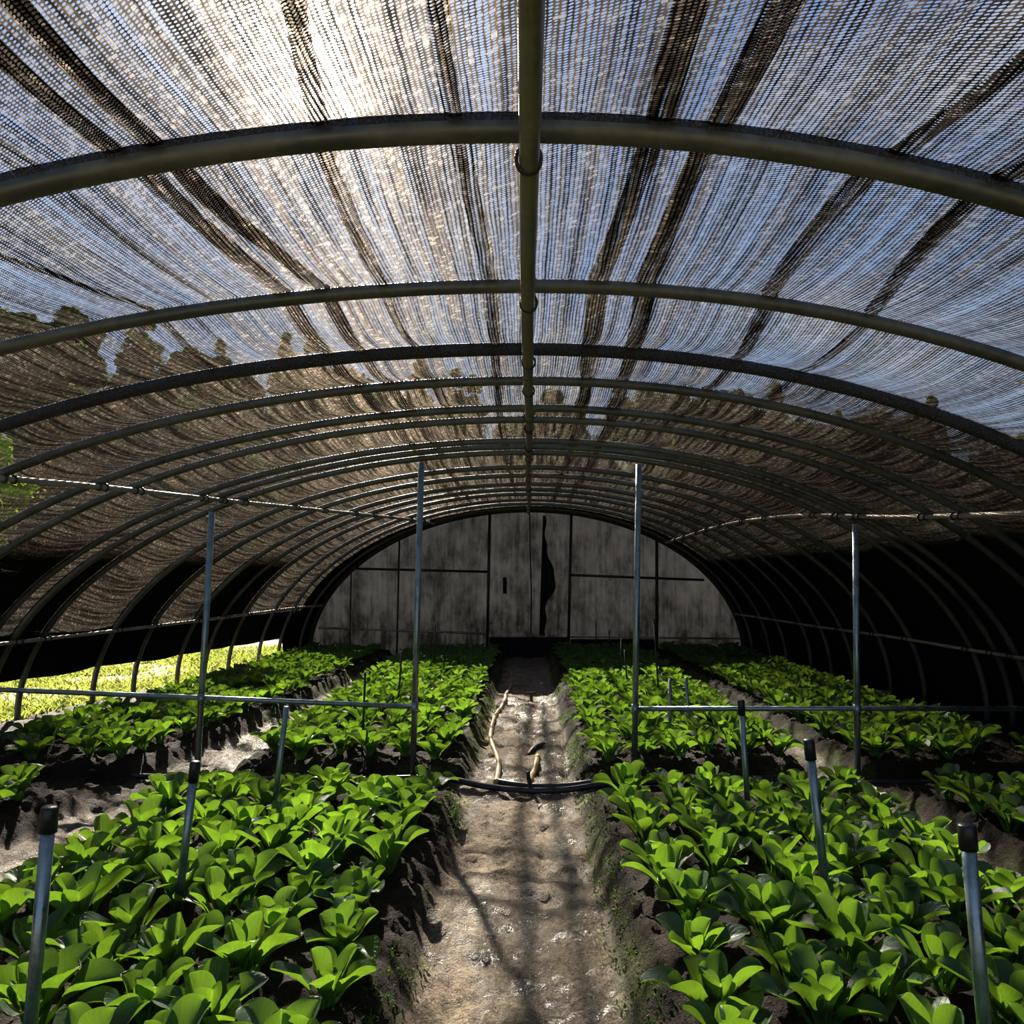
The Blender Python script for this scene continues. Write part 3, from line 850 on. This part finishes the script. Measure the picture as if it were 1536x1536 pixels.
def stake(top, base, r, cap, label):
    e = empty('stake', (base[0], base[1], 0)); tag(e, label, 'stake', 'stakes in the beds')
    sh = lambda p: (p[0] - base[0], p[1] - base[1], p[2])
    MB().tube([sh(base), sh(top)], r, 14).build('tube', M['galv'] if r > .0085 else M['dark_pipe'], e)
    if cap:
        d = (Vector(top) - Vector(base)).normalized()
        a = Vector(top) - d * (.058 if cap == 1 else .075); b2 = Vector(top) + d * .004
        c = MB().tube([sh(a), sh(b2 - d * .004), sh(b2)], [r * 1.28, r * 1.25, r * 1.0], 16).build('cap', M['black_plastic'], e)
        tag(c, 'black plastic end cap')
    return e
def gz(x, y): return gh(x, y) - .03
stake((-1.149, 1.76, .853), (-1.216, 1.76, gz(-1.216, 1.76)), .0155, 1, 'capped grey stake nearest the camera in the left front bed')
stake((-1.25, 2.75, .717), (-1.325, 2.75, gz(-1.325, 2.75)), .0150, 2, 'leaning capped grey stake in front of the taller post, left front bed')
stake((1.051, 1.76, .811), (1.115, 1.76, gz(1.115, 1.76)), .0165, 1, 'capped grey stake nearest the camera in the right front bed')
stake((1.05, 2.75, .80), (1.13, 2.75, gz(1.13, 2.75)), .0160, 2, 'leaning capped grey stake mid right front bed')
stake((-1.254, 3.8, .744), (-1.335, 3.8, gz(-1.335, 3.8)), .0135, 0, 'thin uncapped stake just before the left crossbar')
stake((1.10, 3.8, .775), (1.145, 3.8, gz(1.145, 3.8)), .0145, 2, 'capped thin stake rising to the right crossbar')
def pix(px, py, d): return ((px - 793) * d / 1100, d, 1.4 - (py - 870) * d / 1100)
FS = [((548, 1008), (543, 1130), 5.45, 'thin dark stake behind the left crossbar, nearest the furrow'),
      ((603, 976), (596, 1060), 7.3, 'thin dark stake at the furrow edge of the left rear bed'),
      ((653, 936), (651, 1010), 9.8, 'tall thin dark stake among the far greens of the left rear bed'),
      ((647, 955), (645, 1000), 10.4, 'short thin dark stake beside the tall one, left rear bed'),
      ((668, 950), (665, 1010), 9.4, 'thin dark stake third from the furrow in the far left greens'),
      ((1005, 1018), (1005, 1115), 5.7, 'thin grey stake behind the right crossbar, nearer the path'),
      ((1029, 1016), (1035, 1115), 5.9, 'thin grey stake behind the right crossbar, nearer the furrow'),
      ((932, 958), (931, 1025), 9.1, 'thin dark stake left of a close pair in the right rear bed'),
      ((937, 975), (942, 1035), 8.4, 'thin dark leaning stake right of a close pair in the right rear bed'),
      ((894, 933), (894, 975), 12.3, 'thin pale stake at the very back of the right rear bed'),
      ((914, 946), (914, 980), 12.0, 'second thin pale stake at the back of the right rear bed'),
      ((981, 928), (989, 1060), 7.5, 'long thin leaning stake at the furrow edge, right rear bed')]
for (a, b_, d, lab) in FS:
    t = pix(*a, d); f = pix(*b_, d)
    stake(t, (f[0], d, gz(f[0], d)), .0125 if 'grey' in lab else .0085, 0, lab)

def smooth_path(P, n=6):
    P = [Vector(p) for p in P]; out = []
    for i in range(len(P) - 1):
        p0 = P[max(i - 1, 0)]; p1 = P[i]; p2 = P[i + 1]; p3 = P[min(i + 2, len(P) - 1)]
        for k in range(n):
            t = k / n
            out.append(.5 * ((2 * p1) + (p2 - p0) * t + (2 * p0 - 5 * p1 + 4 * p2 - p3) * t * t + (3 * p1 - p0 - 3 * p2 + p3) * t ** 3))
    out.append(P[-1])
    return [tuple(p) for p in out]
# cross pipes in the gap between the front and rear beds
PB = [(-4.1, 5.15, .035), (-3.0, 5.12, .035), (-2.1, 5.02, .04), (-1.2, 4.92, .06), (-.62, 4.93, .07), (-.3, 4.86, .035), (-.02, 4.80, .022), (.25, 4.80, .028), (.55, 4.82, .06), (1.2, 4.88, .06), (2.0, 4.95, .03), (3.0, 4.95, .03), (3.8, 4.95, .03)]
tag(MB().tube(smooth_path(PB), .021, 12).build('water_pipe', M['black_pipe']), 'long black water pipe lying across the path between the beds', 'pipe')
PA = [(-.215, 5.02, .022), (0, 4.90, .024), (.25, 4.885, .03), (.55, 4.885, .065), (1.1, 4.93, .065), (1.75, 5.02, .04)]
tag(MB().tube(smooth_path(PA), .021, 12).build('water_pipe', M['black_pipe']), 'shorter black water pipe lying behind the long one', 'pipe')
e = MB().ring((0.0, 4.85, .03), (1, .05, 0), .052, .007, 18, 8); e.ring((.012, 4.85, .03), (1, .1, 0), .052, .006, 18, 8)
e.tube([(0, 4.86, .07), (-.004, 4.865, .13)], .014, 10)
tag(e.build('pipe_tie', M['black_plastic']), 'black tie binding the two water pipes together', 'tie')
def gp(px, py, z=.02): d = (1.4 - z) * 1100 / (py - 870); return ((px - 793) * d / 1100, d)
def hose(pts, r0, r1, label):
    P = []
    for (px, py) in pts:
        x, d = gp(px, py); P.append((x, d, gh(x, d)))
    S = smooth_path(P, 8)
    n = len(S); S = [(p[0], p[1], gh(p[0], p[1]) + r0 * .8) for p in S]
    z = np.convolve(np.pad([s[2] for s in S], 3, mode='edge'), np.ones(7) / 7, mode='valid')
    S = [(p[0], p[1], float(q)) for p, q in zip(S, z)]
    o = MB().tube(S, list(np.linspace(r0, r1, n)), 12).build('hose', M['hose'])
    tag(o, label, 'hose'); return o
hose([(744, 1174), (748, 1150), (745, 1130), (738, 1115), (736, 1100), (740, 1080), (747, 1066), (752, 1058), (758, 1048), (759, 1040), (767, 1026)], .020, .019, 'long brown hose winding along the edge of the path')
h2 = hose([(792, 1175), (797, 1160), (803, 1148), (806, 1136)], .022, .021, 'short brown hose stub lying behind the pipe tie')
x, d = gp(806, 1136)
MB().tube([(x, d - .01, gh(x, d) + .02), (x + .004, d + .05, gh(x, d) + .026)], .023, 12).build('end_fitting', M['yellow'], h2)
hose([(767, 1022), (768, 1012), (766, 1006)], .012, .011, 'thin pale hose end at the far end of the path')
P = [(*gp(792, 1124), 0), (*gp(803, 1116), 0), (*gp(818, 1112), 0)]
P = smooth_path([(p[0], p[1], gh(p[0], p[1]) + .018) for p in P], 5)
tag(MB().tube(P, [.006, .012, .018, .022, .024, .024, .022, .02, .016, .012, .006], 10).build('debris_strip', M['stick']), 'dark curved strip of debris on the wet path', 'debris')
x, d = gp(797, 1060)
pg = MB().tube([(x, d + .8, gh(x, d + .8) - .02), (x + .005, d + .8, gh(x, d + .8) + .10)], [.018, .02], 10)
pg.tube([(x - .05, d + .81, gh(x, d + .8) + .09), (x + .06, d + .79, gh(x, d + .8) + .095)], .016, 10)
tag(pg.build('wooden_peg', M['peg']), 'small wooden peg standing on the far part of the path', 'peg')

# ------------------------------------------------------------------ light, sky, camera
SUN = Vector((-.294, 1, .736)).normalized()
sl = bpy.data.lights.new('sun', 'SUN'); sl.energy = 28.5; sl.angle = math.radians(1.1); sl.color = (1, .91, .76)
so = bpy.data.objects.new('sun', sl); COL.objects.link(so)
so.rotation_euler = SUN.to_track_quat('Z', 'Y').to_euler(); so.location = SUN * 60
wd = bpy.data.worlds.new('sky'); SC.world = wd; wd.use_nodes = True
T = NT(wd.node_tree)
dirv = T.n('ShaderNodeTexCoord').outputs['Generated']
sep = T.n('ShaderNodeSeparateXYZ', {0: dirv})
skyc = T.ramp(T.m('MAXIMUM', sep.outputs[2], 0.0), [(0.0, (.62, .74, .92)), (.25, (.42, .60, .92)), (.6, (.20, .38, .80)), (1, (.12, .26, .62))])
dt = T.m('MAXIMUM', T.n('ShaderNodeVectorMath', {0: dirv, 1: tuple(SUN)}, operation='DOT_PRODUCT').outputs['Value'], 0.0)
def halo(p, k, col): return T.n('ShaderNodeVectorMath', {0: col, 'Scale': T.m('MULTIPLY', T.m('POWER', dt, p), k)}, operation='SCALE').outputs[0]
addv = lambda a, b: T.n('ShaderNodeVectorMath', {0: a, 1: b}, operation='ADD').outputs[0]
cl = T.noise(T.scalev(dirv, (2.2, 2.2, 4.0)), 1.6, 5, .55)
skyc = T.mix(T.mr(cl, .48, .72, 0.0, .55), skyc, (.95, .97, 1.0))
tot = addv(addv(addv(skyc, halo(9.0, .22, (1, .97, .92))), halo(60.0, 1.1, (1, .95, .87))), halo(900.0, 60.0, (1, .95, .86)))
bg = T.n('ShaderNodeBackground', {'Color': tot, 'Strength': .76})
T.n('ShaderNodeOutputWorld', {'Surface': bg})

cam = bpy.data.cameras.new('camera')
cam.sensor_fit = 'HORIZONTAL'; cam.sensor_width = 36; cam.lens = 36 * 1100 / 1536
cam.shift_x = (768 - 793) / 1536; cam.shift_y = (870 - 768) / 1536
cam.clip_start = .05; cam.clip_end = 400
co = bpy.data.objects.new('camera', cam); COL.objects.link(co)
co.location = (0, 0, 1.4); co.rotation_euler = (math.radians(90), 0, 0)
SC.camera = co
SC.view_settings.view_transform = 'Standard'; SC.view_settings.look = 'None'
SC.view_settings.exposure = 0.0; SC.view_settings.gamma = 1.0; SC.view_settings.use_curve_mapping = False
SC.cycles.transparent_max_bounces = 12
SC.cycles.max_bounces = 8
SC.cycles.use_denoising = True
SC.cycles.denoising_prefilter = 'NONE'
